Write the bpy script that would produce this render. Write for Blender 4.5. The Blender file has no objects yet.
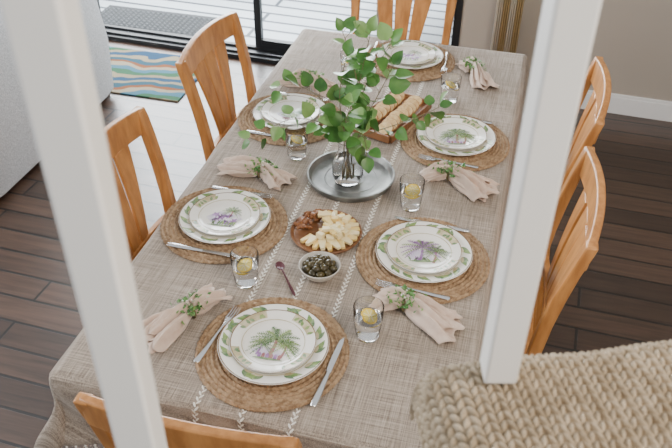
import bpy, bmesh, random
from math import *
from mathutils import Vector, Matrix, noise
random.seed(7)
T=0.75
# ------------------------------------------------------------------ helpers
def new_mat(name,col,rough=0.5,spec=0.5,metal=0.0,trans=0.0,ior=1.45,noise_amt=0.0,noise_scale=20,col2=None,bump=0.0,bump_scale=200,sheen=0.0,stretch=None,sub=0.0):
    m=bpy.data.materials.new(name); m.use_nodes=True
    nt=m.node_tree; b=nt.nodes['Principled BSDF']
    b.inputs['Base Color'].default_value=(*col,1); b.inputs['Roughness'].default_value=rough
    b.inputs['Specular IOR Level'].default_value=spec; b.inputs['Metallic'].default_value=metal
    b.inputs['Transmission Weight'].default_value=trans; b.inputs['IOR'].default_value=ior
    if sheen: b.inputs['Sheen Weight'].default_value=sheen
    if sub:
        b.inputs['Subsurface Weight'].default_value=sub; b.inputs['Subsurface Scale'].default_value=0.01
    tc=nt.nodes.new('ShaderNodeTexCoord'); mp=nt.nodes.new('ShaderNodeMapping')
    nt.links.new(tc.outputs['Object'],mp.inputs['Vector'])
    if stretch: mp.inputs['Scale'].default_value=stretch
    if col2 is not None:
        n=nt.nodes.new('ShaderNodeTexNoise'); n.inputs['Scale'].default_value=noise_scale; n.inputs['Detail'].default_value=5
        nt.links.new(mp.outputs[0],n.inputs['Vector'])
        r=nt.nodes.new('ShaderNodeValToRGB'); r.color_ramp.elements[0].position=.35; r.color_ramp.elements[1].position=.65
        r.color_ramp.elements[0].color=(*col,1); r.color_ramp.elements[1].color=(*col2,1)
        nt.links.new(n.outputs['Fac'],r.inputs[0]); nt.links.new(r.outputs[0],b.inputs['Base Color'])
    if bump:
        n2=nt.nodes.new('ShaderNodeTexNoise'); n2.inputs['Scale'].default_value=bump_scale
        nt.links.new(mp.outputs[0],n2.inputs['Vector'])
        bp=nt.nodes.new('ShaderNodeBump'); bp.inputs['Strength'].default_value=bump; bp.inputs['Distance'].default_value=.002
        nt.links.new(n2.outputs['Fac'],bp.inputs['Height']); nt.links.new(bp.outputs[0],b.inputs['Normal'])
    return m
class MB:
    """mesh builder"""
    def __init__(s): s.v=[]; s.f=[]; s.m=[]
    def add(s,vs,fs,mi=0,M=None):
        o=len(s.v)
        for v in vs:
            v=Vector(v); s.v.append(M@v if M is not None else v)
        for f in fs: s.f.append([i+o for i in f]); s.m.append(mi)
    def box(s,a,b,mi=0,M=None):
        x0,y0,z0=a;x1,y1,z1=b
        s.add([(x0,y0,z0),(x1,y0,z0),(x1,y1,z0),(x0,y1,z0),(x0,y0,z1),(x1,y0,z1),(x1,y1,z1),(x0,y1,z1)],
          [(0,3,2,1),(4,5,6,7),(0,1,5,4),(1,2,6,5),(2,3,7,6),(3,0,4,7)],mi,M)
    def loft(s,secs,mi=0,M=None,cap=True,closed=False):
        n=len(secs[0]); vs=[p for q in secs for p in q]; fs=[]
        k=len(secs)
        for i in range(k if closed else k-1):
            j=(i+1)%k
            for a in range(n):
                b=(a+1)%n; fs.append((i*n+a,i*n+b,j*n+b,j*n+a))
        if cap and not closed:
            fs.append(tuple(reversed(range(n)))); fs.append(tuple((k-1)*n+a for a in range(n)))
        s.add(vs,fs,mi,M)
    def tube(s,path,rad,seg=8,mi=0,M=None,closed=False,flat=1.0):
        path=[Vector(p) for p in path]; secs=[]; n=len(path)
        up=Vector((0.03,0.02,1))
        for i,p in enumerate(path):
            if closed: t=path[(i+1)%n]-path[i-1]
            else: t=path[min(i+1,n-1)]-path[max(i-1,0)]
            t.normalize()
            if abs(t.z)>.95: u0=Vector((1,0,0))
            else: u0=up
            a=t.cross(u0).normalized(); b=a.cross(t).normalized()
            r=rad[i] if isinstance(rad,(list,tuple)) else rad
            secs.append([p+a*(r*cos(2*pi*k/seg))+b*(r*flat*sin(2*pi*k/seg)) for k in range(seg)])
        s.loft(secs,mi,M,True,closed)
    def lathe(s,prof,seg=48,mi=0,M=None):
        vs=[];fs=[];n=len(prof)
        for k in range(seg):
            a=2*pi*k/seg
            for (r,z) in prof: vs.append((r*cos(a),r*sin(a),z))
        for k in range(seg):
            j=(k+1)%seg
            for i in range(n-1):
                fs.append((k*n+i,j*n+i,j*n+i+1,k*n+i+1))
        s.add(vs,fs,mi,M)
    def ell(s,c,r,mi=0,M=None,seg=10,rings=6,rot=None,lump=0):
        vs=[];fs=[]
        R=rot if rot else Matrix.Identity(3)
        for i in range(rings+1):
            th=pi*i/rings
            for k in range(seg):
                ph=2*pi*k/seg
                d=Vector((sin(th)*cos(ph),sin(th)*sin(ph),cos(th)))
                sc=1+(lump*noise.noise(d*2+Vector(c)*50) if lump else 0)
                vs.append(Vector(c)+R@Vector((d.x*r[0]*sc,d.y*r[1]*sc,d.z*r[2]*sc)))
        for i in range(rings):
            for k in range(seg):
                j=(k+1)%seg; fs.append((i*seg+k,(i+1)*seg+k,(i+1)*seg+j,i*seg+j))
        s.add(vs,fs,mi,M)
    def obj(s,name,mats,smooth=True,bevel=0,parent=None,solid=0,sub=0,merge=True,loc=None,rot=None):
        me=bpy.data.meshes.new(name); me.from_pydata([tuple(v) for v in s.v],[],s.f)
        for m in mats: me.materials.append(m)
        for p,mi in zip(me.polygons,s.m): p.material_index=mi
        bm=bmesh.new(); bm.from_mesh(me)
        if merge: bmesh.ops.remove_doubles(bm,verts=bm.verts,dist=1e-6)
        bmesh.ops.recalc_face_normals(bm,faces=bm.faces)
        bm.to_mesh(me); bm.free()
        if smooth:
            for p in me.polygons: p.use_smooth=True
            try: me.set_sharp_from_angle(angle=radians(40))
            except Exception: pass
        ob=bpy.data.objects.new(name,me); bpy.context.collection.objects.link(ob)
        if solid:
            md=ob.modifiers.new('s','SOLIDIFY'); md.thickness=solid; md.offset=0
        if bevel:
            md=ob.modifiers.new('b','BEVEL'); md.width=bevel; md.segments=3; md.limit_method='ANGLE'; md.angle_limit=radians(40)
        if sub:
            md=ob.modifiers.new('u','SUBSURF'); md.levels=sub; md.render_levels=sub
        if parent: ob.parent=parent
        if loc is not None: ob.location=loc
        if rot is not None: ob.rotation_euler=(0,0,rot)
        return ob
def empty(name,loc=(0,0,0),rot=0):
    e=bpy.data.objects.new(name,None); bpy.context.collection.objects.link(e); e.location=loc; e.rotation_euler=(0,0,rot); e.empty_display_size=.1
    return e
def inst(ob,name,loc,rot=0,parent=None):
    o=bpy.data.objects.new(name,ob.data); bpy.context.collection.objects.link(o)
    for m in ob.modifiers:
        n=o.modifiers.new(m.name,m.type)
        for a in ('thickness','offset','width','segments','limit_method','angle_limit','levels','render_levels'):
            if hasattr(m,a): setattr(n,a,getattr(m,a))
    o.location=loc; o.rotation_euler=(0,0,rot)
    if parent: o.parent=parent
    return o
# ------------------------------------------------------------------ materials
def plank_mat(name,c1,c2,mortar,row,length,rough,mort=.004,grain=.5,spec=.5,coat=0):
    m=bpy.data.materials.new(name); m.use_nodes=True; nt=m.node_tree; b=nt.nodes['Principled BSDF']
    tc=nt.nodes.new('ShaderNodeTexCoord'); mp=nt.nodes.new('ShaderNodeMapping'); nt.links.new(tc.outputs['Object'],mp.inputs[0])
    mp.inputs['Rotation'].default_value=(0,0,radians(2))
    br=nt.nodes.new('ShaderNodeTexBrick'); nt.links.new(mp.outputs[0],br.inputs['Vector'])
    br.inputs['Color1'].default_value=(*c1,1); br.inputs['Color2'].default_value=(*c2,1); br.inputs['Mortar'].default_value=(*mortar,1)
    br.inputs['Scale'].default_value=1; br.inputs['Mortar Size'].default_value=mort; br.inputs['Brick Width'].default_value=length; br.inputs['Row Height'].default_value=row
    br.offset=.37; br.offset_frequency=2
    mp2=nt.nodes.new('ShaderNodeMapping'); nt.links.new(tc.outputs['Object'],mp2.inputs[0]); mp2.inputs['Scale'].default_value=(2.5,38,1)
    n=nt.nodes.new('ShaderNodeTexNoise'); n.inputs['Scale'].default_value=1.0; n.inputs['Detail'].default_value=7; n.inputs['Roughness'].default_value=.65; n.inputs['Distortion'].default_value=.6
    nt.links.new(mp2.outputs[0],n.inputs['Vector'])
    r=nt.nodes.new('ShaderNodeValToRGB'); r.color_ramp.elements[0].position=.3; r.color_ramp.elements[1].position=.7
    r.color_ramp.elements[0].color=(1-grain,1-grain,1-grain,1); r.color_ramp.elements[1].color=(1+grain*.6,1+grain*.6,1+grain*.6,1)
    nt.links.new(n.outputs['Fac'],r.inputs[0])
    mx=nt.nodes.new('ShaderNodeMix'); mx.data_type='RGBA'; mx.blend_type='MULTIPLY'; mx.inputs[0].default_value=1
    nt.links.new(br.outputs['Color'],mx.inputs[6]); nt.links.new(r.outputs[0],mx.inputs[7]); nt.links.new(mx.outputs[2],b.inputs['Base Color'])
    b.inputs['Roughness'].default_value=rough; b.inputs['Specular IOR Level'].default_value=spec
    b.inputs['Coat Weight'].default_value=coat; b.inputs['Coat Roughness'].default_value=.22
    bu=nt.nodes.new('ShaderNodeBump'); bu.inputs['Strength'].default_value=1.0; bu.inputs['Distance'].default_value=.004
    inv=nt.nodes.new('ShaderNodeMath'); inv.operation='SUBTRACT'; inv.inputs[0].default_value=1; nt.links.new(br.outputs['Fac'],inv.inputs[1])
    nt.links.new(inv.outputs[0],bu.inputs['Height']); nt.links.new(bu.outputs[0],b.inputs['Normal']); nt.links.new(bu.outputs[0],b.inputs['Coat Normal'])
    return m
M_floor=plank_mat('dark_wood_floor',(.032,.017,.0105),(.085,.046,.029),(.005,.0035,.003),.125,1.3,.36,grain=.6,spec=.6,coat=.28,mort=.006)
M_deck=plank_mat('painted_deck',(.40,.44,.47),(.48,.52,.55),(.06,.07,.085),.14,4.0,.5,mort=.014,grain=.08)
M_wall=new_mat('wall_paint',(.39,.345,.295),.8,bump=.1)
M_white=new_mat('white_trim',(.80,.80,.80),.4)
M_post=new_mat('white_baluster_paint',(.86,.85,.82),.35)
M_black=new_mat('black_aluminium',(.015,.016,.018),.4)
M_glasspane=new_mat('window_glass',(1,1,1),.0,trans=1,ior=1.01)
M_chair=new_mat('honey_oak',(.37,.150,.040),.33,col2=(.54,.245,.075),noise_scale=7,stretch=(6,6,1.2),bump=.05)
M_sofa=new_mat('sofa_fabric',(.34,.36,.38),.9,col2=(.60,.62,.64),noise_scale=170,bump=1,bump_scale=220,sheen=.3)
M_sofa2=new_mat('sofa_leg',(.06,.04,.03),.5)
M_gold=new_mat('curtain_gold',(.58,.43,.22),.7); M_cream=new_mat('curtain_cream',(.78,.72,.60),.7)
def linen():
    m=bpy.data.materials.new('linen_tablecloth'); m.use_nodes=True; nt=m.node_tree; b=nt.nodes['Principled BSDF']
    tc=nt.nodes.new('ShaderNodeTexCoord')
    outs=[]
    for sc in ((420,8,420),(8,420,8)):
        mp=nt.nodes.new('ShaderNodeMapping'); mp.inputs['Scale'].default_value=sc; nt.links.new(tc.outputs['Object'],mp.inputs[0])
        n=nt.nodes.new('ShaderNodeTexNoise'); n.inputs['Scale'].default_value=1; n.inputs['Detail'].default_value=3; nt.links.new(mp.outputs[0],n.inputs['Vector']); outs.append(n)
    a=nt.nodes.new('ShaderNodeMath'); a.operation='ADD'; nt.links.new(outs[0].outputs['Fac'],a.inputs[0]); nt.links.new(outs[1].outputs['Fac'],a.inputs[1])
    h=nt.nodes.new('ShaderNodeMath'); h.operation='MULTIPLY'; h.inputs[1].default_value=.5; nt.links.new(a.outputs[0],h.inputs[0])
    r=nt.nodes.new('ShaderNodeValToRGB'); r.color_ramp.elements[0].position=.38; r.color_ramp.elements[1].position=.62
    r.color_ramp.elements[0].color=(.165,.127,.098,1); r.color_ramp.elements[1].color=(.45,.38,.31,1)
    nt.links.new(h.outputs[0],r.inputs[0]); nt.links.new(r.outputs[0],b.inputs['Base Color'])
    b.inputs['Roughness'].default_value=.8; b.inputs['Sheen Weight'].default_value=.15; b.inputs['Specular IOR Level'].default_value=.3
    bu=nt.nodes.new('ShaderNodeBump'); bu.inputs['Strength'].default_value=.5; bu.inputs['Distance'].default_value=.0012
    nt.links.new(h.outputs[0],bu.inputs['Height']); nt.links.new(bu.outputs[0],b.inputs['Normal'])
    return m
M_linen=linen()
M_thread=new_mat('cream_embroidery',(.80,.77,.70),.8)
M_mat=new_mat('seagrass_weave',(.22,.130,.066),.75,col2=(.44,.30,.175),noise_scale=90,bump=.5,bump_scale=500)
M_plate=new_mat('glazed_ceramic',(.86,.84,.78),.12)
M_edge=new_mat('brown_rim_glaze',(.20,.12,.06),.25)
M_tan=new_mat('tan_glaze',(.42,.34,.18),.2,col2=(.62,.57,.40),noise_scale=45)
M_leafp=new_mat('printed_leaf_green',(.12,.22,.06),.25,col2=(.32,.42,.16),noise_scale=60)
M_leafd=new_mat('printed_sage_green',(.09,.17,.08),.25,col2=(.26,.35,.18),noise_scale=80)
M_purp=new_mat('printed_plum',(.20,.08,.22),.25,col2=(.40,.24,.48),noise_scale=70)
M_red=new_mat('printed_russet',(.26,.09,.10),.25,col2=(.42,.22,.20),noise_scale=90)
M_haze=new_mat('printed_lilac_wash',(.54,.47,.62),.25,col2=(.70,.67,.70),noise_scale=45)
M_steel=new_mat('polished_steel',(.72,.72,.72),.2,metal=1)
M_napk=new_mat('blush_cotton',(.60,.45,.36),.9,col2=(.72,.58,.49),noise_scale=30,sheen=.3,bump=.3,bump_scale=700)
M_green=new_mat('herb_green',(.04,.15,.03),.5,col2=(.15,.31,.10),noise_scale=90)
M_leaf=new_mat('leaf_green',(.040,.135,.025),.36,col2=(.11,.26,.055),noise_scale=14)
M_leaf2=new_mat('leaf_green_light',(.12,.26,.06),.36,col2=(.24,.39,.13),noise_scale=14)
M_stem=new_mat('stem',(.16,.13,.06),.6)
M_glass=new_mat('clear_glass',(1,1,1),.0,trans=1,ior=1.45)
M_water=new_mat('water',(.97,.99,1),.0,trans=1,ior=1.33)
M_lemon=new_mat('lemon_flesh',(.80,.66,.16),.4); M_lrind=new_mat('lemon_rind',(.80,.55,.03),.4)
M_tray=new_mat('galvanised_tray',(.13,.135,.13),.42,metal=.6,col2=(.30,.305,.29),noise_scale=14)
M_wood=new_mat('walnut_board',(.15,.06,.022),.45,col2=(.28,.13,.055),noise_scale=8,stretch=(1,8,1))
M_cheese=new_mat('cheese',(.78,.52,.14),.45,col2=(.84,.66,.28),noise_scale=20,sub=.05)
M_cheese2=new_mat('cheese_pale',(.82,.66,.34),.45,col2=(.86,.74,.44),noise_scale=20,sub=.05)
M_nut=new_mat('pecan',(.14,.045,.014),.5,col2=(.30,.12,.04),noise_scale=150)
M_olive=new_mat('olive',(.025,.020,.010),.18,col2=(.085,.065,.022),noise_scale=60)
M_bowl=new_mat('olive_bowl_glaze',(.62,.59,.53),.2)
M_spoon=new_mat('plum_spoon',(.10,.025,.035),.3)
M_bread=new_mat('bread_crumb',(.74,.56,.30),.85,col2=(.56,.36,.16),noise_scale=70,bump=.5)
M_crust=new_mat('bread_crust',(.36,.17,.055),.7)
M_knit=new_mat('chunky_knit_wool',(.33,.255,.165),.95,col2=(.49,.40,.285),noise_scale=60,bump=.9,bump_scale=350,sheen=.15)
# ------------------------------------------------------------------ room
PIV=Vector((0,2.97,0)); RR=Matrix.Translation(PIV)@Matrix.Rotation(radians(-2.2),4,'Z')
def room(mb,name,mats,**k):
    o=mb.obj(name,mats,**k); o.matrix_world=RR; return o
b=MB(); b.box((-5.5,-3.2,-.08),(3.2,3.05,0)); floor=b.obj('floor',[M_floor],smooth=False)
b=MB(); b.box((-5.5,3.06+.0,-.10),(3.2,9,-.035)); b.obj('deck_floor',[M_deck],smooth=False)
XR=.10; XL=-2.85; TH=.12
b=MB(); b.box((XR,0,0),(3.3,TH,2.9)); b.box((-5.6,0,0),(XL,TH,2.9)); b.box((XL,0,2.15),(XR,TH,2.9))
room(b,'wall_back',[M_wall],smooth=False)
b=MB(); b.box((3.1,-3.2,0),(3.22,2.83,2.9)); b.obj('wall_right',[M_wall],smooth=False)
b=MB(); b.box((XR+.06,-.016,0),(3.05,-.001,.10)); b.box((XR+.06,-.011,.10),(3.05,-.001,.118)); room(b,'baseboard_back',[M_white],smooth=False,bevel=.002)
dr=empty('door_1'); dr.matrix_world=RR
def kid(mb,name,mats,par,**k): return mb.obj(name,mats,parent=par,**k)
b=MB(); b.box((XL,-.03,0),(XR,.14,.03)); b.box((XL,-.0,.03),(XR,.02,.045)); b.box((XL,.08,.03),(XR,.10,.045)); kid(b,'track',[M_black],dr,smooth=False,bevel=.002)
def panel(x0,x1,y,nm):
    b=MB()
    b.box((x0,y,.045),(x0+.045,y+.035,2.1)); b.box((x1-.045,y,.045),(x1,y+.035,2.1)); b.box((x0+.045,y,.045),(x1-.045,y+.035,.10)); b.box((x0+.045,y,2.04),(x1-.045,y+.035,2.1))
    kid(b,nm,[M_black],dr,smooth=False,bevel=.003)
    g=MB(); g.box((x0+.045,y+.015,.10),(x1-.045,y+.02,2.04)); kid(g,nm+'_glass',[M_glasspane],dr,smooth=False)
panel(XL,-2.28,.04,'panel_1'); panel(-1.19,XR,.08,'panel_2')
b=MB(); b.box((XL,-.005,2.1),(XR,.125,2.15)); b.box((XL-.01,-.005,0),(XL+.02,.125,2.15)); b.box((XR-.02,-.005,0),(XR+.01,.125,2.15)); kid(b,'frame',[M_black],dr,smooth=False)
cur=empty('curtain_stack'); cur.matrix_world=RR
for j,(x0,mt) in enumerate([(.30,M_cream),(.335,M_gold),(.37,M_cream),(.405,M_gold)]):
    b=MB(); n=14
    front=[(x0+.034*i/n, -.075+.022*sin(i*2*pi/4.6)) for i in range(n+1)]
    vs=[(x,y,.06) for x,y in front]+[(x,y,2.3) for x,y in front]
    b.add(vs,[(i,i+1,n+2+i,n+1+i) for i in range(n)]); kid(b,'pleat_%d'%(j+1),[mt],cur,solid=.003)
b=MB(); b.box((.0,-.10,2.3),(.6,-.03,2.34)); b.box((.1,-.06,2.3),(.14,0,2.34)); kid(b,'head_rail',[M_white],cur,smooth=False)
def rug_mat():
    m=bpy.data.materials.new('rug_pile'); m.use_nodes=True; nt=m.node_tree; b=nt.nodes['Principled BSDF']
    tc=nt.nodes.new('ShaderNodeTexCoord'); mp=nt.nodes.new('ShaderNodeMapping'); mp.inputs['Rotation'].default_value=(0,0,radians(-10))
    nt.links.new(tc.outputs['Object'],mp.inputs[0])
    sx=nt.nodes.new('ShaderNodeSeparateXYZ'); nt.links.new(mp.outputs[0],sx.inputs[0])
    nz=nt.nodes.new('ShaderNodeTexNoise'); nz.inputs['Scale'].default_value=3.5; nt.links.new(tc.outputs['Object'],nz.inputs['Vector'])
    m1=nt.nodes.new('ShaderNodeMath'); m1.operation='MULTIPLY'; m1.inputs[1].default_value=.22; nt.links.new(nz.outputs['Fac'],m1.inputs[0])
    m2=nt.nodes.new('ShaderNodeMath'); m2.operation='ADD'; nt.links.new(sx.outputs['Y'],m2.inputs[0]); nt.links.new(m1.outputs[0],m2.inputs[1])
    m3=nt.nodes.new('ShaderNodeMath'); m3.operation='MULTIPLY'; m3.inputs[1].default_value=3.1; nt.links.new(m2.outputs[0],m3.inputs[0])
    fr=nt.nodes.new('ShaderNodeMath'); fr.operation='FRACT'; nt.links.new(m3.outputs[0],fr.inputs[0])
    r=nt.nodes.new('ShaderNodeValToRGB'); r.color_ramp.interpolation='CONSTANT'; el=r.color_ramp.elements
    el[0].color=(.035,.075,.13,1); el[0].position=0; el[1].color=(.26,.22,.15,1); el[1].position=.88
    for p,c in ((.16,(.25,.21,.14)),(.28,(.05,.12,.07)),(.42,(.07,.15,.20)),(.55,(.28,.24,.17)),(.66,(.20,.08,.04)),(.74,(.04,.09,.12))):
        e=el.new(p); e.color=(*c,1)
    nt.links.new(fr.outputs[0],r.inputs[0]); nt.links.new(r.outputs[0],b.inputs['Base Color']); b.inputs['Roughness'].default_value=1
    b.inputs['Specular IOR Level'].default_value=.05
    return m
b=MB(); b.box((-2.75,2.36,0),(-1.40,2.92,.010)); b.obj('area_rug',[rug_mat()],smooth=False,bevel=.003)
b=MB(); b.box((-2.5,3.28,-.035),(-1.60,3.62,-.02))
for i in range(22):
    for j in range(8):
        x=-2.46+i*.039; y=3.31+j*.036
        b.tube([(x+.016*cos(a),y+.014*sin(a),-.017) for a in [2*pi*k/8 for k in range(8)]],.003,4,1,closed=True)
b.obj('doormat',[new_mat('rubber',(.04,.043,.047),.7),new_mat('rubber_light',(.15,.16,.17),.7)])
oc=empty('patio_chair',(-.30,4.05,-.035),.2); M_oc=new_mat('teak_grey',(.26,.20,.14),.7)
b=MB()
for sx in (-.27,.27):
    b.box((sx-.025,-.25,0),(sx+.025,-.2,.62)); b.box((sx-.025,.22,0),(sx+.025,.27,.85)); b.box((sx-.03,-.27,.62),(sx+.03,.27,.645))
    b.box((sx-.015,-.2,.1),(sx+.015,.22,.14))
for i in range(7): b.box((-.27,-.25+i*.07,.38),(.27,-.2+i*.07,.40))
for i in range(7): b.box((-.23+i*.07,.235,.45),(-.19+i*.07,.255,.82))
b.box((-.27,.23,.80),(.27,.26,.86)); kid(b,'frame',[M_oc],oc,smooth=False,bevel=.004)
# ------------------------------------------------------------------ sofa
sf=empty('sofa',(-2.24,1.76,0))
def rbox(a,c,name,mat,par,bev=.05,puff=0):
    b=MB(); b.box(a,c); o=b.obj(name,[mat],parent=par,smooth=True); 
    md=o.modifiers.new('b','BEVEL'); md.width=bev; md.segments=6
    return o
b=MB()
sec=[]
for y in (-.62,-.60,-.5,-.25,0,.25,.5,.60,.62):
    e=.03 if abs(y)>.61 else (.008 if abs(y)>.59 else 0)
    pr=[(.45-e,.03+e),(.47-e,.35),(.44-e,.60),(.40-e,.74-e),(.35,.80-e),(.28,.815-e),(.20,.79-e),(.16+e,.72),(.16+e,.03+e)]
    sec.append([(x,y,z) for x,z in pr])
b.loft(sec); o=b.obj('back',[M_sofa],parent=sf,smooth=True,bevel=.012)
rbox((-.5,-.62,.03),(.2,.62,.40),'base',M_sofa,sf,.03)
rbox((-.5,-.42,.40),(.18,-.005,.53),'seat_cushion_1',M_sofa,sf,.05); rbox((-.5,.005,.40),(.18,.42,.53),'seat_cushion_2',M_sofa,sf,.05)
rbox((-.52,-.635,.03),(.40,-.43,.64),'arm_1',M_sofa,sf,.06); rbox((-.52,.43,.03),(.40,.635,.64),'arm_2',M_sofa,sf,.06)
b=MB()
for sx in (-.45,.40):
    for sy in (-.55,.55): b.box((sx-.025,sy-.025,0),(sx+.025,sy+.025,.05))
kid(b,'legs',[M_sofa2],sf,smooth=False)
b=MB(); b.tube([(.30,y,.818) for y in (-.58,0,.58)],.006,6)
b.tube([(.455,0,.09),(.476,0,.35),(.446,0,.60),(.405,0,.745),(.35,0,.805)],.004,6); kid(b,'piping',[M_sofa],sf)
# ------------------------------------------------------------------ dining table
tb=empty('dining_table',(0,.85,0))
W=.485; L=1.05
b=MB(); b.box((-W+.01,-L+.01,T-.035),(W-.01,L-.01,T-.005)); kid(b,'top',[M_chair],tb,bevel=.004)
b=MB(); 
for sx in (-1,1):
    for sy in (-1,1):
        x=sx*.40; y=sy*.93
        b.loft([[(x+dx*w,y+dy*w,z) for dx,dy in ((-1,-1),(1,-1),(1,1),(-1,1))] for z,w in ((0,.024),(.6,.034),(T-.035,.036))])
b.box((-.39,-.93,T-.12),(-.365,.93,T-.035)); b.box((.365,-.93,T-.12),(.39,.93,T-.035)); b.box((-.39,-.95,T-.12),(.39,-.925,T-.035)); b.box((-.39,.925,T-.12),(.39,.95,T-.035))
kid(b,'legs_and_apron',[M_chair],tb,bevel=.003)
tc=empty('tablecloth',(0,.85,T))
D=.235
def axis(half,n,nd):
    a=[-half-D+D*i/nd for i in range(nd)]+[-half+2*half*i/n for i in range(n+1)]+[half+D*(i+1)/nd for i in range(nd)]
    return a
xs=axis(W,70,14); ys=axis(L,150,14)
def cloth(s,t):
    ex=max(0,abs(s)-W); ey=max(0,abs(t)-L); sx=1 if s>0 else -1; sy=1 if t>0 else -1
    d=hypot(ex,ey)
    if d==0:
        e=min(1,(W-abs(s))/.04,(L-abs(t))/.04)
        r1=1-abs(noise.noise(Vector((s*5.0+3,t*2.6,1))))*2.2; r2=1-abs(noise.noise(Vector((s*3,t*7,5))))*2.4
        z=.0008+e*(.0013*max(0,r1)**3+.0010*max(0,r2)**3)
        return Vector((s,t,z))
    bx=max(-W,min(W,s)); by=max(-L,min(L,t))
    rr=.012
    if d<rr*1.57:
        o=rr*sin(d/rr); z=-rr*(1-cos(d/rr))
    else:
        o=rr; z=-rr-(d-rr*1.57)
    z+=.0008
    q=d/D
    wv=(.016*sin((t*13+s*11)+1.3*sin(t*5.1))+.010*sin(t*29+s*23))*q + .018*q
    if ex>0 and ey>0: wv+=.05*min(1,q)*min(ex,ey)/D*2*.8
    o+=max(-.006,wv)
    dx=ex/d; dy=ey/d
    return Vector((bx+sx*dx*o, by+sy*dy*o, z))
b=MB(); vs=[cloth(s,t) for t in ys for s in xs]; n=len(xs)
b.add(vs,[(j*n+i,j*n+i+1,(j+1)*n+i+1,(j+1)*n+i) for j in range(len(ys)-1) for i in range(n-1)])
kid(b,'cloth',[M_linen],tc,solid=.0015,merge=False)
b=MB()
def tassel(p):
    b.ell((p.x,p.y,p.z-.004),(.0035,.0035,.005),0,seg=6,rings=4)
    for k in range(5):
        a=random.random()*6.28; r=.005+random.random()*.004
        b.tube([(p.x,p.y,p.z-.006),(p.x+r*.5*cos(a),p.y+r*.5*sin(a),p.z-.018),(p.x+r*cos(a),p.y+r*sin(a),p.z-.034)],[.0014,.0012,.0006],4)
k=-W-D
while k<=W+D: tassel(cloth(k,-L-D)); k+=.022
k=-L-D
while k<=L+D: tassel(cloth(-W-D,k)); tassel(cloth(W+D,k)); k+=.022
kid(b,'fringe',[M_thread],tc,merge=False)
b=MB()
for x0 in (-.118,-.006,.112):
    y=-L-D+.01; i=0
    while y<L+.1:
        s=1 if i%2 else -1
        c=cloth(x0+s*.0034,y); c2=cloth(x0+s*.0034,y+.004); d=(c2-c).normalized()
        nrm=Vector((1,0,0)).cross(d).normalized()
        X=Vector((1,0,0)); a=s*.6
        dd=(d*cos(a)+X*sin(a)); xx=(X*cos(a)-d*sin(a))
        R=Matrix((xx,dd,nrm)).transposed()
        b.ell(c+nrm*.0011,(.0028,.0078,.0011),0,seg=6,rings=4,rot=R); y+=.0085; i+=1
kid(b,'embroidery',[M_thread],tc,merge=False)
# ------------------------------------------------------------------ chairs
def rect(c,w,h,ax,ay):
    c=Vector(c); return [c-ax*w-ay*h,c+ax*w-ay*h,c+ax*w+ay*h,c-ax*w+ay*h]
X=Vector((1,0,0)); Y=Vector((0,1,0)); Z=Vector((0,0,1))
def backy(z):
    t=(z-.44)/.5
    if z<.44: return -.205-.045*(1-z/.44)
    return -.205-.015*t-.065*t*t
def bow(x): return -.028*(1-(x/.21)**2)
def mk_chair():
    parts={}
    b=MB(); secs=[]
    for sx in (-1,1):
        secs=[]
        for z in (0,.15,.3,.44,.55,.65,.75,.85,.915,.945):
            w=.0165+(.003 if .3<z<.6 else 0)+(.004 if z>.84 else 0)
            secs.append(rect((sx*(.195+.018*max(0,(z-.44)/.5)),backy(z),z),w*(.8 if z>.94 else 1),.018-.003*(z>.8),X,Y))
        b.loft(secs)
    parts['back_posts']=(b,.005)
    b=MB(); secs=[]
    n=16
    for i in range(n+1):
        x=-.222+.444*i/n; u=x/.222
        zt=.945+.016*(1-u*u); zb=.862+.008*(1-u*u)
        y=backy(.90)+bow(x*.94)
        secs.append([(x,y-.012+.0,zb),(x,y+.012,zb),(x,y+.004,zt),(x,y-.020,zt)])
    b.loft(secs); parts['crest_rail']=(b,.005)
    b=MB(); secs=[]
    for i in range(n+1):
        x=-.19+.38*i/n; y=backy(.56)+bow(x)*.8
        secs.append([(x,y-.010,.535),(x,y+.010,.535),(x,y+.010,.575),(x,y-.010,.575)])
    b.loft(secs); parts['lower_rail']=(b,.003)
    b=MB()
    for cx,wt,wb in ((-.088,.040,.021),(0,.040,.024),(.088,.040,.021)):
        secs=[]
        for i in range(9):
            t=i/8; z=.565+.31*t; xc=cx*(.55+.45*t)/1.0; w=wb+(wt-wb)*t**1.3; y=backy(z)+bow(xc)*(.8+.2*t)
            secs.append(rect((xc,y,z),w,.006,X,Y))
        b.loft(secs)
    parts['slats']=(b,.003)
    b=MB(); secs=[]
    for i in range(9):
        y=-.205+.43*i/8; w=.205+.025*(i/8)
        if i==8: w-=.02
        secs.append([(-w,y,.425),(w,y,.425),(w,y,.452),(w*.5,y,.446),(0,y,.444),(-w*.5,y,.446),(-w,y,.452)])
    b.loft(secs); parts['seat']=(b,.006)
    b=MB()
    for sx in (-1,1):
        b.loft([rect((sx*.195,.19,z),w,w,X,Y) for z,w in ((0,.013),(.25,.017),(.425,.020))])
        b.box((sx*.195-.01,-.19,.370),(sx*.195+.01,.18,.425)); b.box((sx*.195-.008,-.20,.20),(sx*.195+.008,.18,.225))
    b.box((-.18,.18,.370),(.18,.20,.425)); b.box((-.18,-.215,.370),(.18,-.195,.425)); b.box((-.19,-.01,.202),(.19,.01,.222))
    parts['front_legs_and_stretchers']=(b,.003)
    return parts
proto={}
def chair(loc,rot,sc=1.09):
    e=empty('dining_chair',loc,rot); e.scale=(sc,1,1.015)
    for k,(b,bv) in mk_chair().items():
        if k not in proto:
            o=b.obj(k,[M_chair],bevel=bv,parent=e); proto[k]=o
        else: inst(proto[k],k,(0,0,0),0,e)
    return e
chair((-.675+.285,.465,0),radians(-90)); chair((-.675+.285,1.265,0),radians(-92))
chair((.72-.285,.60,0),radians(91)); chair((.745-.285,1.25,0),radians(90))
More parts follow.
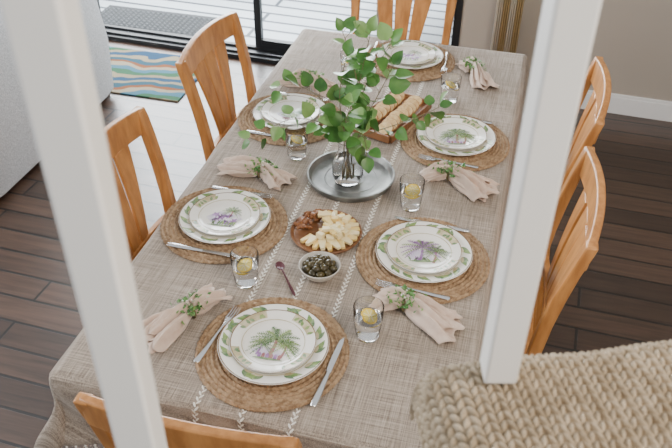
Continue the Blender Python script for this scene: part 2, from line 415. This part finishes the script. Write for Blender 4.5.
chair((-.045,-.395+.285,0),radians(1),1.0); chair((-.08,2.1-.285,0),radians(180),1.03)
# ------------------------------------------------------------------ placemats
b=MB(); NR=64; NA=288; R0=.19; vs=[];fs=[]
for i in range(NR+1):
    r=R0*i/NR
    for k in range(NA):
        a=2*pi*k/NA
        ring=r/.0119; ph=ring*2*pi
        braid=sin(a*round(max(6,r*2*pi/.014))+ int(ring)%2*pi)
        z=.0060+.0023*(-cos(ph))+.0014*braid*min(1,r/.02)
        rr=r
        if i==NR: z=.0015; rr=r+.0015*sin(a*60)
        if i==NR-1: rr=r+.0015*sin(a*60)
        vs.append((rr*cos(a),rr*sin(a),z))
for i in range(NR):
    for k in range(NA):
        j=(k+1)%NA; fs.append((i*NA+k,(i+1)*NA+k,(i+1)*NA+j,i*NA+j))
b.add(vs,fs); b.add([(R0*cos(2*pi*k/NA),R0*sin(2*pi*k/NA),0) for k in range(NA)],[tuple(range(NA))])
TZ=T+.0045
places=[(0,0,0),(-.305,.455,-90),(.297,.45,90),(-.305,1.108,-90),(.297,1.108,90),(.025,1.70,180)]
pm=b.obj('placemat',[M_mat],loc=(0,0,TZ),merge=False)
for x,y,r in places[1:]: inst(pm,'placemat',(x,y,TZ),radians(r+13))
# ------------------------------------------------------------------ plates
def interp(P,r):
    for (a,za),(c,zc) in zip(P,P[1:]):
        if r<=c: return za+(zc-za)*(r-a)/(c-a)
    return P[-1][1]
def cz(r): return interp([(0,.005),(.085,.005),(.100,.011),(.118,.0155),(.1365,.020)],r)
def sz(r): return interp([(0,.004),(.066,.004),(.078,.0105),(.092,.014),(.1055,.018)],r)
def surf_poly(b,pts,zf,mi,off=.0004,sub=1):
    c=Vector((sum(p[0] for p in pts)/len(pts),sum(p[1] for p in pts)/len(pts)))
    n=len(pts); v=[(c.x,c.y,zf(c.length)+off)]
    v+=[((c.x+p[0])/2,(c.y+p[1])/2,zf(hypot((c.x+p[0])/2,(c.y+p[1])/2))+off) for p in pts]
    v+=[(p[0],p[1],zf(hypot(p[0],p[1]))+off) for p in pts]
    f=[]
    for i in range(n):
        j=(i+1)%n; f.append((0,1+i,1+j)); f.append((1+i,1+n+i,1+n+j,1+j))
    b.add(v,f,mi)
def leafpts(p,ang,L_,w,n=6):
    out=[]; d=Vector((cos(ang),sin(ang))); q=Vector((-d.y,d.x))
    for i in range(n+1):
        t=i/n; out.append(Vector(p)+d*L_*t+q*w*sin(pi*t**.8))
    for i in range(n-1,0,-1):
        t=i/n; out.append(Vector(p)+d*L_*t-q*w*sin(pi*t**.8))
    return out
def ringband(b,r0,r1,zf,mi,off=.0003,seg=72,a0=0,a1=2*pi):
    v=[];f=[]; k=4
    for i in range(seg+1):
        a=a0+(a1-a0)*i/seg
        for j in range(k):
            r=r0+(r1-r0)*j/(k-1); v.append((r*cos(a),r*sin(a),zf(r)+off))
    for i in range(seg):
        for j in range(k-1): f.append((i*k+j,i*k+j+1,(i+1)*k+j+1,(i+1)*k+j))
    b.add(v,f,mi)
PM=[M_plate,M_edge,M_leafp,M_leafd,M_tan,M_purp,M_red,M_haze]
def charger(seed):
    rnd=random.Random(seed); b=MB()
    pr=[(0,.005),(.04,.005),(.085,.005),(.093,.008),(.100,.011),(.118,.0155),(.1345,.0195),(.1365,.0195),(.1372,.0185),(.1355,.0165),(.118,.0125),(.098,.007),(.088,.001),(.082,0),(.04,.001),(0,.001)]
    b.lathe(pr,72,0)
    ringband(b,.1335,.1362,cz,1,.0006)
    ringband(b,.101,.104,cz,4,.0004)
    a=rnd.random()*6; N=15
    for i in range(N):
        a+=2*pi/N*(.8+.4*rnd.random()); r=.105+rnd.random()*.006; s=rnd.choice([-1,1])
        for (l,w,da,mi,o) in ((.046,.0085,1.15,2,.0006),(.030,.006,.75,3,.0009),(.028,.005,1.45,4,.0011)):
            pts=leafpts((r*cos(a),r*sin(a)),a+s*(da+.2*rnd.random()),l,w)
            pts=[(q.normalized()*min(q.length,.133)) if q.length>.133 else (q.normalized()*.1025 if q.length<.1025 else q) for q in pts]
            surf_poly(b,pts,cz,mi,o)
    return b
def palm(b,cx,cy,s,trunk,frond,rnd,n=11):
    pts=[]
    for i in range(7):
        t=i/6; x=cx+.006*s*sin(t*2); y=cy-.045*s*(1-t); pts.append((x-.0024*s*(1.5-.6*t),y))
    for i in range(6,-1,-1):
        t=i/6; x=cx+.006*s*sin(t*2); y=cy-.045*s*(1-t); pts.append((x+.0024*s*(1.5-.6*t),y))
    surf_poly(b,pts,sz,trunk,.0007)
    tx=cx+.006*s*sin(2)
    for i in range(n):
        a=-.6+(pi+1.2)*i/(n-1)+rnd.uniform(-.1,.1); L_=(.034+.010*rnd.random())*s
        path=[]
        for k in range(10):
            t=k/9; path.append(Vector((tx+L_*t*cos(a),cy+L_*t*sin(a)-.016*s*t*t)))
        mi=frond if i%3 else 2
        n2=10; v=[];q_=[]
        for k,p in enumerate(path):
            d=(path[min(k+1,9)]-path[max(k-1,0)]).normalized(); q=Vector((-d.y,d.x)); w=.0006*s
            v.append((p+q*w)); q_.append((p-q*w))
        V=[(p.x,p.y,sz(p.length)+.0010) for p in v+q_]
        b.add(V,[(k,k+1,n2+k+1,n2+k) for k in range(n2-1)],mi)
        for k in range(1,10):
            p=path[k]; d=(path[min(k+1,9)]-path[max(k-1,0)]).normalized(); q=Vector((-d.y,d.x)); t=k/9
            ll=.0085*s*sin(pi*min(.97,.2+.72*t))
            for sg in (-1,1):
                e=p+(q*sg*.8+d*.75)*ll; w=d*.0012*s
                V=[p-w,e,p+w]; b.add([(z.x,z.y,sz(z.length)+.0009) for z in V],[(0,1,2)],mi)
def salad(seed,kind):
    rnd=random.Random(seed); b=MB()
    pr=[(0,.004),(.03,.004),(.066,.004),(.072,.007),(.078,.0105),(.092,.014),(.104,.0176),(.1058,.0178),(.1064,.0168),(.105,.0150),(.092,.011),(.076,.0065),(.068,.001),(.062,0),(.03,.001),(0,.001)]
    b.lathe(pr,72,0)
    ringband(b,.1035,.1057,sz,1,.0006)
    ringband(b,.0765,.0785,sz,4,.0004)
    for i in range(4):
        a0=i*pi/2+.35+rnd.random()*.2
        ringband(b,.084,.1035,sz,4,.0003,20,a0,a0+.8)
        for k in range(5):
            a=a0+.06+.17*k; r=.086; pts=leafpts((r*cos(a),r*sin(a)),a+rnd.uniform(-.9,.9),.016,.0042)
            pts=[q if q.length<.103 else q.normalized()*.103 for q in pts]
            surf_poly(b,pts,sz,rnd.choice([2,3,3]),.0006+.00005*k)
    if kind==0:
        surf_poly(b,leafpts((-.048,-.030),0,.096,.016),sz,7,.0004)
        palm(b,-.004,.014,1.55,6,3,rnd,15); palm(b,.028,-.002,.95,6,2,rnd,11); palm(b,-.032,-.006,.85,5,3,rnd,11)
        for k in range(6): surf_poly(b,[(-.028+.010*k,-.052),(-.020+.010*k,-.052),(-.020+.010*k,-.039),(-.024+.010*k,-.033),(-.028+.010*k,-.039)],sz,6 if k%2 else 5,.0011)
        surf_poly(b,leafpts((-.040,-.053),0.02,.080,.0035),sz,3,.0012)
    elif kind==1:
        surf_poly(b,leafpts((-.055,-.010),0.05,.11,.032),sz,7,.0004)
        for k in range(13):
            x=-.034+.0058*k; y=-.014+.020*sin(k*1.7)
            for j in range(5):
                surf_poly(b,leafpts((x,y),j*2*pi/5+k,.012+.004*rnd.random(),.0040),sz,5 if k%3 else 7,.0006+.0001*(j%3))
        palm(b,.012,.030,.8,6,3,rnd,11)
        for k in range(9): surf_poly(b,leafpts((-.03+.008*k,-.042),pi/2+rnd.uniform(-.8,.8),.024,.0028),sz,3 if k%2 else 2,.0010)
        surf_poly(b,leafpts((-.045,-.044),0,.09,.003),sz,3,.0011)
    elif kind==2:
        surf_poly(b,leafpts((-.052,-.018),0,.104,.026),sz,7,.0004)
        palm(b,-.012,.020,1.45,5,5,rnd,17); palm(b,.028,.004,1.1,6,3,rnd,12)
        for k in range(9): surf_poly(b,leafpts((-.035+.008*k,-.042),pi/2+rnd.uniform(-.9,.9),.022,.0028),sz,rnd.choice([3,5,2]),.0010)
        surf_poly(b,leafpts((-.042,-.044),0.05,.08,.004),sz,3,.0012)
    else:
        surf_poly(b,leafpts((-.050,-.020),0,.10,.018),sz,7,.0004)
        for k in range(13): surf_poly(b,leafpts((-.004+.001*k,-.035),.35+2.45*k/12,.052+.012*rnd.random(),.0038),sz,3 if k%2 else 2,.0006+.0001*(k%3))
        for k in range(5): surf_poly(b,leafpts((0,-.036),-.3-2.5*k/4,.02,.004),sz,6,.0009)
    return b
rots=[0.05,.1,.15,-.1,.2,.1]; kinds=[0,1,2,3,0,1]
for i,(x,y,r) in enumerate(places):
    charger(10+i).obj('charger_plate',PM,loc=(x+.002,y+.004,TZ+.0095),rot=i*1.3,merge=False)
    salad(30+i,kinds[i]).obj('salad_plate',PM,loc=(x+.001,y+.006,TZ+.0095+.0065),rot=rots[i],merge=False)
# ------------------------------------------------------------------ cutlery
def knife():
    b=MB(); secs=[]
    for y,w,h in ((-.115,.004,.0018),(-.112,.0075,.0028),(-.08,.0082,.0032),(-.03,.0065,.003),(-.012,.005,.0028),(-.005,.006,.0025)):
        secs.append([(w*cos(2*pi*k/10),y,.004+h*sin(2*pi*k/10)) for k in range(10)])
    b.loft(secs); secs=[]
    for i in range(10):
        t=i/9; y=-.008+.122*t; wl=.0055+.0035*sin(pi*min(1,t*1.1)**.8*.8); wr=.0055*(1-t**6)
        if i==9: wl=.001
        secs.append([(-wl,y,.004),(wr,y,.0032),(wr,y,.0052),(-wl,y,.0042)])
    b.loft(secs); return b
def fork():
    b=MB(); secs=[]
    for y,w,h,z in ((-.10,.004,.0012,.003),(-.096,.008,.0016,.003),(-.06,.0062,.0018,.0032),(0,.0032,.0018,.006),(.03,.003,.0016,.0075),(.042,.006,.0014,.006),(.052,.0105,.0012,.0045),(.064,.0118,.001,.004)):
        secs.append([(w*cos(2*pi*k/10),y,z+h*sin(2*pi*k/10)) for k in range(10)])
    b.loft(secs)
    for k in range(4):
        x=-.0098+k*.00653
        b.tube([(x,.060,.004),(x,.080,.0035),(x*.97,.095,.0055),(x*.95,.104,.008)],[.0017,.0015,.0013,.0006],6)
    return b
kn=knife().obj('table_knife',[M_steel],loc=(.155,-.035,TZ+.009),rot=-.07); fk=fork().obj('table_fork',[M_steel],loc=(-.148,.005,TZ+.009),rot=-.16)
for i,(x,y,r) in enumerate(places[1:]):
    a=radians(r)+random.uniform(-.08,.08); Rm=Matrix.Rotation(radians(r),3,'Z')
    p=Rm@Vector((.152,0,0)); q=Rm@Vector((-.152,0,0))
    inst(kn,'table_knife',(x+p.x,y+p.y,TZ+.009),a); inst(fk,'table_fork',(x+q.x,y+q.y,TZ+.009),a)
# ------------------------------------------------------------------ napkins
def napkin(g,e1,e2,seed):
    rnd=random.Random(seed)
    em=empty('napkin',(g[0],g[1],TZ))
    b=MB()
    for e,ln in ((e1,0),(e2,1)):
        d=Vector((e[0]-g[0],e[1]-g[1],0)); Ln=d.length; d.normalize(); q=Vector((-d.y,d.x,0))
        for layer in range(3):
            nu,nv=20,44; vs=[]; ph=rnd.random()*6; k=1.7+.8*rnd.random(); w1=(.044 if Ln<.13 else .056)*(1,.9,.62)[layer]
            Lk=Ln*(1.0,.90,.74)[layer]*rnd.uniform(.95,1.05); sk=rnd.uniform(-.018,.018)
            for i in range(nu+1):
                u=i/nu
                w=.012+(w1-.012)*(u**.7)
                for j in range(nv+1):
                    v=-1+2*j/nv
                    amp=.003+.0135*sin(pi*min(1,u*1.02))**.7
                    fold=amp*sin(v*k*pi+ph+u*1.6)+amp*.35*sin(v*5.3*pi+ph*2+u*3)
                    crease=.005*noise.noise(Vector((u*5,v*3,seed+layer*3.1)))
                    base=.020*(1-u)**1.2+.014+.012*layer*(1-u*.35)
                    z=max(.0020+.002*layer,base*(1-.5*v**4)+fold+crease)
                    ed=Lk*u*(1-.10*v*v)+.010*u*sin(v*k*pi*1.0+ph)
                    p=d*(ed+.002)+q*(v*w+sk*u*u); vs.append((p.x,p.y,z))
            b.add(vs,[(i*(nv+1)+j,i*(nv+1)+j+1,(i+1)*(nv+1)+j+1,(i+1)*(nv+1)+j) for i in range(nu) for j in range(nv)])
    b.obj('folded_cloth',[M_napk],parent=em,solid=.0014,merge=False)
    d=Vector((e2[0]-e1[0],e2[1]-e1[1],0)).normalized(); q=Vector((-d.y,d.x,0))
    b=MB(); b.tube([q*.019*cos(a)+Vector((0,0,.024+.021*sin(a))) for a in [2*pi*k/20 for k in range(20)]],.0035,6,1,closed=True)
    for k in range(84):
        a=rnd.uniform(.1,pi-.1); s=rnd.gauss(0,.022)
        c=q*(.027*cos(a)+rnd.uniform(-.008,.008))+d*s+Vector((0,0,.030+.024*sin(a)+rnd.uniform(-.003,.010)))
        dr=Vector((rnd.gauss(0,1),rnd.gauss(0,1),rnd.gauss(.3,.6))).normalized(); sd=dr.cross(Vector((rnd.gauss(0,1),rnd.gauss(0,1),1))).normalized()
        l=.010+.011*rnd.random(); w=l*.33; nn=dr.cross(sd)*.0012
        b.add([c,c+dr*l*.5+sd*w+nn,c+dr*l,c+dr*l*.5-sd*w+nn,c+dr*l*.5-nn],[(0,1,4),(1,2,4),(2,3,4),(3,0,4)],rnd.choice([0,0,3]))
    for k in range(6):
        c=q*rnd.uniform(-.015,.015)+d*rnd.uniform(-.018,.018)+Vector((0,0,.056)); b.ell(c,(.003,.003,.003),2,seg=6,rings=4)
    b.obj('herb_ring',[M_green,M_stem,M_plate,M_leaf2],parent=em,merge=False)
napkin((-.240,.055),(-.320,-.070),(-.205,.160),1)
napkin((-.278,.715),(-.430,.722),(-.185,.682),2)
napkin((.290,.230),(.208,.248),(.436,.182),3)
napkin((.312,.865),(.228,.852),(.462,.798),4)
napkin((-.306,1.365),(-.413,1.390),(-.200,1.330),5)
napkin((.298,1.640),(.250,1.72),(.365,1.52),6)
# ------------------------------------------------------------------ glasses
def glass(x,y,seed,lem=True):
    rnd=random.Random(seed); e=empty('water_glass',(x,y,TZ),rnd.random()*6)
    b=MB(); b.lathe([(0,.0),(.026,.0),(.029,.002),(.0335,.03),(.0375,.065),(.0385,.098),(.0382,.1),(.0372,.1),(.0362,.065),(.0318,.030),(.0275,.008),(0,.007)],40); b.obj('tumbler',[M_glass],parent=e)
    b=MB(); b.lathe([(0,.0072),(.0272,.0082),(.0315,.03),(.0359,.064),(.0355,.0645),(0,.0645)],40); b.obj('water',[M_water],parent=e)
    if lem:
        tilt=Matrix.Translation((.004,.0,.062))@Matrix.Rotation(.45,4,'X')@Matrix.Rotation(.25,4,'Y')
        b=MB(); b.lathe([(0,.0025),(.020,.0025),(.020,-.0025),(0,-.0025)],24,0,tilt)
        b.tube([(.0215*cos(a),.0215*sin(a),0) for a in [2*pi*k/24 for k in range(24)]],.0028,6,1,tilt,closed=True)
        for k in range(8):
            a=2*pi*k/8; b.box((.003,-.0006,-.003),(.019,.0006,.003),2,tilt@Matrix.Rotation(a,4,'Z'))
        b.obj('lemon_slice',[M_lemon,M_lrind,M_plate],parent=e)
for i,(x,y) in enumerate([(-.150,.222),(.214,.115),(.218,.687),(-.205,.868),(.235,1.40),(-.18,1.50)]): glass(x,y,i)
# ------------------------------------------------------------------ tray, vase, foliage
b=MB(); b.lathe([(0,.006),(.10,.006),(.126,.006),(.130,.009),(.134,.023),(.137,.026),(.142,.0255),(.143,.022),(.139,.019),(.136,.008),(.132,.001),(.10,0),(0,0)],72)
for k in (.045,.085): b.tube([(k*cos(a),k*sin(a),.0062) for a in [2*pi*i/48 for i in range(48)]],.0012,5,closed=True)
b.obj('serving_tray',[M_tray],loc=(.004,.785,TZ))
VX,VY=-.002,.762
va=empty('glass_vase',(VX,VY,TZ+.0075))
b=MB(); b.lathe([(0,0),(.036,0),(.042,.004),(.050,.03),(.050,.06),(.040,.095),(.031,.118),(.031,.135),(.038,.155),(.0365,.156),(.0290,.136),(.0288,.118),(.038,.094),(.0475,.06),(.0475,.032),(.040,.010),(0,.008)],48); b.obj('vessel',[M_glass],parent=va)
b=MB(); b.lathe([(0,.0082),(.0398,.0102),(.0473,.032),(.0473,.06),(.040,.089),(0,.089)],48); b.obj('water',[M_water],parent=va)
b=MB()
rnd=random.Random(21)
def leaf(c,d,nrm,l,w):
    d=d.normalized(); s=d.cross(nrm).normalized(); nrm=s.cross(d).normalized()
    n=7; vs=[]; fs=[]
    for i in range(n+1):
        t=i/n; ww=w*sin(pi*t**.72)**.75 if 0<t<1 else 0.0004
        droop=-.18*l*t*t
        p=c+d*(l*t)+nrm*droop
        vs+= [p+s*ww+nrm*ww*.22, p+s*ww*.5+nrm*ww*.06, p, p-s*ww*.5+nrm*ww*.06, p-s*ww+nrm*ww*.22]
    for i in range(n):
        for k in range(4): fs.append((i*5+k,i*5+k+1,(i+1)*5+k+1,(i+1)*5+k))
    b.add(vs,fs,rnd.choice([0,0,1]))
def branch(pts,nl,size=.054,start=.35,rad=.0022):
    P=[Vector(p) for p in pts]; path=[]
    for i in range(len(P)-1):
        p0=P[max(i-1,0)];p1=P[i];p2=P[i+1];p3=P[min(i+2,len(P)-1)]
        for k in range(8):
            t=k/8; path.append(.5*((2*p1)+(p2-p0)*t+(2*p0-5*p1+4*p2-p3)*t*t+(3*p1-p0-3*p2+p3)*t**3))
    path.append(P[-1]); n=len(path)
    b.tube(path,[rad*(1-.7*i/n) for i in range(n)],6,2)
    for k in range(nl):
        t=start+(1-start)*(k+.5)/nl; i=min(n-2,int(t*(n-1))); c=path[i]; tan=(path[i+1]-path[i]).normalized()
        side=tan.cross(Vector((rnd.gauss(0,1),rnd.gauss(0,1),rnd.gauss(0,1)))).normalized()
        d=(side*1.0+tan*.55+Vector((0,0,rnd.uniform(-.25,.25)))).normalized()
        pl=.012+.012*rnd.random(); q=c+d*pl
        b.tube([c,c+d*pl*.5+Vector((0,0,.002)),q],.0009,4,2)
        l=size*(.75+.5*rnd.random())
        nrm=Vector((rnd.gauss(.15,.4),rnd.gauss(-.6,.4),1.0)).normalized()
        leaf(q,d,nrm,l,l*.42)
    leaf(path[-1],path[-1]-path[-2],Vector((0,-.4,1)),size*.9,size*.36)
branch([(0,0,.02),(.0,.01,.15),(.02,.03,.32),(.05,.04,.50)],18)
branch([(.01,0,.02),(-.005,-.01,.15),(-.03,0,.30),(-.01,.0,.44)],16)
branch([(-.01,0,.02),(.01,0,.15),(.07,.02,.28),(.12,.05,.40)],16)
branch([(0,-.01,.02),(.01,-.01,.15),(.09,-.04,.22),(.20,-.02,.27),(.27,.02,.30)],13,.046)
branch([(0,.01,.02),(-.01,0,.15),(-.10,-.01,.21),(-.20,-.02,.20),(-.31,-.04,.12)],12,.048)
branch([(0,.01,.02),(-.01,.01,.15),(-.08,.02,.26),(-.16,.03,.30),(-.23,.04,.29)],7,.046)
branch([(.01,.01,.02),(.012,.01,.15),(.06,-.05,.20),(.08,-.09,.16)],6,.055)
branch([(-.01,-.01,.02),(-.01,-.012,.15),(.0,-.05,.24),(.03,-.07,.33)],11)
branch([(0,.0,.02),(.0,.012,.15),(.03,.08,.3),(.10,.12,.44)],13)
branch([(.02,.03,.32),(.0,.02,.42),(-.03,.02,.50)],7,.045,.2)
b.obj('eucalyptus_branches',[M_leaf,M_leaf2,M_stem],parent=va,merge=False)
# ------------------------------------------------------------------ cheese plate
cp=empty('cheese_board',(.003,.487,TZ))
b=MB(); b.lathe([(0,.006),(.095,.006),(.100,.011),(.104,.013),(.106,.010),(.102,.002),(.096,0),(0,0)],56); b.obj('wooden_plate',[M_wood],parent=cp)
b=MB(); rnd=random.Random(5)
def wedge(x,y,z,a,l,w,h,tilt,mi=0):
    M=Matrix.Translation((x,y,z))@Matrix.Rotation(a,4,'Z')@Matrix.Rotation(tilt,4,'X')
    b.loft([[(-l/2,-w*.5,0),(l/2,-w*.22,0),(l/2,w*.22,0),(-l/2,w*.5,0)],[(-l/2,-w*.5,h),(l/2,-w*.22,h),(l/2,w*.22,h),(-l/2,w*.5,h)]],mi,M)
for k in range(17):
    a=-2.3+.26*k; wedge(.006+.072*cos(a),.072*sin(a),.008+.004*(k%2),a+rnd.uniform(-.3,.3),.042,.026,.010,.16,k%2)
for k in range(18):
    a=-2.1+.25*k; r=.030+.022*(k%2); c=.0090
    M=Matrix.Translation((.012+r*cos(a),r*sin(a),.028+.004*(k%3)))@Matrix.Rotation(rnd.random()*3,4,'Z')@Matrix.Rotation(rnd.uniform(-.35,.35),4,'X')
    b.box((-c,-c,-c),(c*1.3,c,c*.8),k%2,M)
for k in range(9): wedge(.016+rnd.uniform(-.034,.030),rnd.uniform(-.035,.04),.034+.003*(k%4),rnd.random()*6,.040,.022,.009,rnd.uniform(-.25,.25),k%2)
b.obj('cheese_pieces',[M_cheese,M_cheese2],parent=cp,smooth=False,bevel=.001,merge=False)
b=MB()
for k in range(40):
    r=.045+.042*rnd.random(); a=pi-.35+rnd.uniform(-.65,.65); R=Matrix.Rotation(rnd.random()*6,3,'Z')@Matrix.Rotation(rnd.uniform(-.4,.4),3,'X')
    b.ell((r*cos(a)-.004,r*sin(a)+.006,.015+.018*rnd.random()*(1-abs(r-.06)*14)),(.0105,.0062,.0056),0,seg=10,rings=6,rot=R,lump=.5)
b.obj('pecans',[M_nut],parent=cp,merge=False)
ob=empty('olive_bowl',(.036,.300,TZ))
b=MB(); b.lathe([(0,.0),(.026,0),(.030,.003),(.045,.018),(.055,.036),(.0575,.042),(.0555,.043),(.052,.036),(.042,.020),(.028,.008),(0,.006)],48); b.obj('bowl',[M_bowl],parent=ob)
b=MB(); 
for lay,(n,r,z) in enumerate(((10,.037,.034),(6,.023,.042),(1,0,.046),(4,.012,.040))):
    for k in range(n):
        a=2*pi*k/n+lay*.4; R=Matrix.Rotation(rnd.random()*6,3,'Z')@Matrix.Rotation(rnd.uniform(-.5,.5),3,'Y')
        b.ell((r*cos(a),r*sin(a),z+rnd.uniform(-.002,.002)),(.0135,.0105,.0105),0,rot=R,seg=12,rings=8)
b.obj('olives',[M_olive],parent=ob,merge=False)
b=MB()
hd=Vector((-.080,.304,0)); tl=Vector((-.006,.203,0)); d=(tl-hd).normalized(); q=Vector((-d.y,d.x,0))
vs=[];fs=[]
for i in range(9):
    u=-1+2*i/8
    for j in range(9):
        v=-1+2*j/8; ww=sqrt(max(0,1-u*u)); p=d*(u*.019)+q*(v*ww*.0125); vs.append(p+Vector((0,0,.003+.006*(u*u+(v*ww)**2))))
b.add(vs,[(i*9+j,i*9+j+1,(i+1)*9+j+1,(i+1)*9+j) for i in range(8) for j in range(8)])
o=b.obj('bowl_of_spoon',[M_spoon],solid=.002)
sp=empty('serving_spoon',(hd.x,hd.y,TZ)); o.parent=sp
b=MB(); b.tube([d*.016+Vector((0,0,.008)),d*.035+Vector((0,0,.009)),d*.08+Vector((0,0,.006)),d*.118+Vector((0,0,.005)),d*.127+Vector((0,0,.005))],[.0028,.0026,.0034,.0045,.002],8); b.obj('handle',[M_spoon],parent=sp)
bb=empty('bread_board',(.055,1.195,TZ),radians(-18))
b=MB()
for k in range(5): b.box((-.078+.0315*k,-.15,.008),(-.078+.0315*k+.029,.15,.016))
for sy in (-.12,.12): b.box((-.076,sy-.012,0),(.076,sy+.012,.008))
b.box((-.085,-.15,.006),(-.077,.15,.034)); b.box((.077,-.15,.006),(.085,.15,.034)); b.box((-.077,-.158,.006),(.077,-.149,.034)); b.box((-.077,.149,.006),(.077,.158,.034))
b.obj('board',[M_wood],parent=bb,bevel=.002)
b=MB(); rnd=random.Random(3)
for c in range(2):
    for k in range(9):
        M=Matrix.Translation((-.037+.074*c+rnd.uniform(-.004,.004),-.118+.028*k,.036+.004*rnd.random()))@Matrix.Rotation(rnd.uniform(-.3,.3),4,'Z')@Matrix.Rotation(.62+rnd.uniform(-.15,.15),4,'X')@Matrix.Diagonal((1.0,.85,1,1))
        b.lathe([(0,.0035),(.018,.004),(.0285,.0035)],20,0,M); b.lathe([(.0285,.0035),(.031,.0015),(.031,-.0015),(.0285,-.0035)],20,1,M); b.lathe([(.0285,-.0035),(0,-.0035)],20,0,M)
b.obj('toast_rounds',[M_bread,M_crust],parent=bb,merge=False)
# ------------------------------------------------------------------ railing + knitted throw
CT=1.592
rl=empty('stair_railing',(.37,-.81,0),radians(14.5))
def lp(x,y):
    v=Matrix.Rotation(-radians(14.5),3,'Z')@Vector((x-.37,y+.81,0)); return v
p1=lp(.229,-.907); p2=lp(.507,-.711); HP=.0160
b=MB(); b.box((p1.x-HP,p1.y-HP,0),(p1.x+HP,p1.y+HP,2.42)); b.obj('baluster_1',[M_post],parent=rl,bevel=.003)
b=MB(); b.box((p2.x-HP,p2.y-HP,CT+.004),(p2.x+HP,p2.y+HP,2.42)); b.obj('baluster_2',[M_post],parent=rl,bevel=.003)
ang=atan2(p2.y-p1.y,p2.x-p1.x)
b=MB(); b.box((-.75,-.03,2.42),(.75,.03,2.47),0,Matrix.Translation(((p1.x+p2.x)/2,(p1.y+p2.y)/2,0))@Matrix.Rotation(ang,4,'Z')); b.obj('handrail',[M_post],parent=rl,bevel=.006)
kc=Vector((.42,-.695)); a=radians(23)
ux=Vector((cos(a),sin(a))); uy=Vector((sin(a),-cos(a)))
WX,WY=.46,.42
b=MB(); n1,n2=520,400; vs=[]
st=.019; rowh=.0140
def knit(u,v):
    col=u/st; ci=int(col//1); cf=col-ci
    s=abs(cf-.5)*2
    row=(v/rowh)+s*.8
    rf=row-int(row//1)
    h=(max(0,1-(2*rf-1)**2))**.5
    e=(max(0,1-(2*abs(s-.5))**2))**.5
    return .0090*h*(.25+.75*e)
ext_=.10; r=.045
def edge(c,wd):
    if c<0: dd=-c; base=0; sg=-1
    elif c>wd: dd=c-wd; base=wd; sg=1
    else: return c,0,0
    th=min(dd/r,pi/2); o=r*sin(th); return base+sg*o, -(r*(1-cos(th)))-max(0,dd-r*pi/2), sg*sin(th)
for j in range(n2+1):
    v=-ext_+(WY+2*ext_)*j/n2
    for i in range(n1+1):
        u=-ext_+(WX+2*ext_)*i/n1
        pu,zu,nu=edge(u,WX); pv,zv,nv=edge(v,WY)
        z=min(zu,zv) if (zu==0 or zv==0) else -hypot(zu,zv)
        nz=sqrt(max(0,1-min(1,nu*nu+nv*nv)))
        h=knit(u+1,v+1)+.004*noise.noise(Vector((u*9,v*9,0)))
        P=kc+ux*(pu*(WX-2*r)/WX+r)+uy*(pv*(WY-2*r)/WY+r)
        vs.append(Vector((P.x,P.y,CT-.008+z))+Vector((ux.x*nu+uy.x*nv,ux.y*nu+uy.y*nv,nz+.05)).normalized()*h)
b.add(vs,[(j*(n1+1)+i,j*(n1+1)+i+1,(j+1)*(n1+1)+i+1,(j+1)*(n1+1)+i) for j in range(n2) for i in range(n1)])
kt=b.obj('knitted_throw',[M_knit],merge=False)
M=Matrix.Translation((kc.x,kc.y,0))@Matrix.Rotation(a,4,'Z')
b=MB(); b.box((.07,-WY+.07,0),(WX+.3,-.07,CT-.105),0,M); b.obj('stair_pedestal',[M_post],smooth=False)
# ------------------------------------------------------------------ lights
w=bpy.data.worlds.new('World'); bpy.context.scene.world=w; w.use_nodes=True
bg=w.node_tree.nodes['Background']; bg.inputs[0].default_value=(.96,.98,1.0,1); bg.inputs[1].default_value=.85
def area(name,loc,tgt,sx,sy,pw,col):
    l=bpy.data.lights.new(name,'AREA'); l.shape='RECTANGLE'; l.size=sx; l.size_y=sy; l.energy=pw; l.color=col
    o=bpy.data.objects.new(name,l); bpy.context.collection.objects.link(o); o.location=loc
    o.rotation_euler=(Vector(tgt)-Vector(loc)).to_track_quat('-Z','Y').to_euler(); return o
area('window_daylight',(-2.1,4.1,1.5),(-.9,1.0,1.0),4.2,2.0,560,(.90,.96,1))
area('side_fill_light',(-4.2,.2,2.4),(0,.8,.75),2.5,1.6,180,(.97,.98,1))  # unseen area light added as soft fill from the left, no window built there
area('warm_fill_light',(1.9,-1.0,3.0),(.2,.9,.7),1.0,1.0,60,(1,.87,.72))  # added warm fill from the right, out of view, no lamp fixture behind it
# ------------------------------------------------------------------ camera
yaw,pit,roll=-.2524,.6540,.0115
f=Vector((sin(yaw)*cos(pit),cos(yaw)*cos(pit),-sin(pit))); r0=Vector((cos(yaw),-sin(yaw),0)); u0=r0.cross(f)
r=r0*cos(roll)+u0*sin(roll); u=-r0*sin(roll)+u0*cos(roll)
cam=bpy.data.cameras.new('camera'); co=bpy.data.objects.new('camera',cam); bpy.context.collection.objects.link(co)
mw=Matrix((( r.x,u.x,-f.x,.4809),(r.y,u.y,-f.y,-1.2515),(r.z,u.z,-f.z,2.1732),(0,0,0,1))); co.matrix_world=mw
cam.sensor_width=36; cam.lens=776.05/672*36; cam.clip_start=.02
cam.dof.use_dof=True; cam.dof.focus_distance=2.1; cam.dof.aperture_fstop=9
bpy.context.scene.camera=co
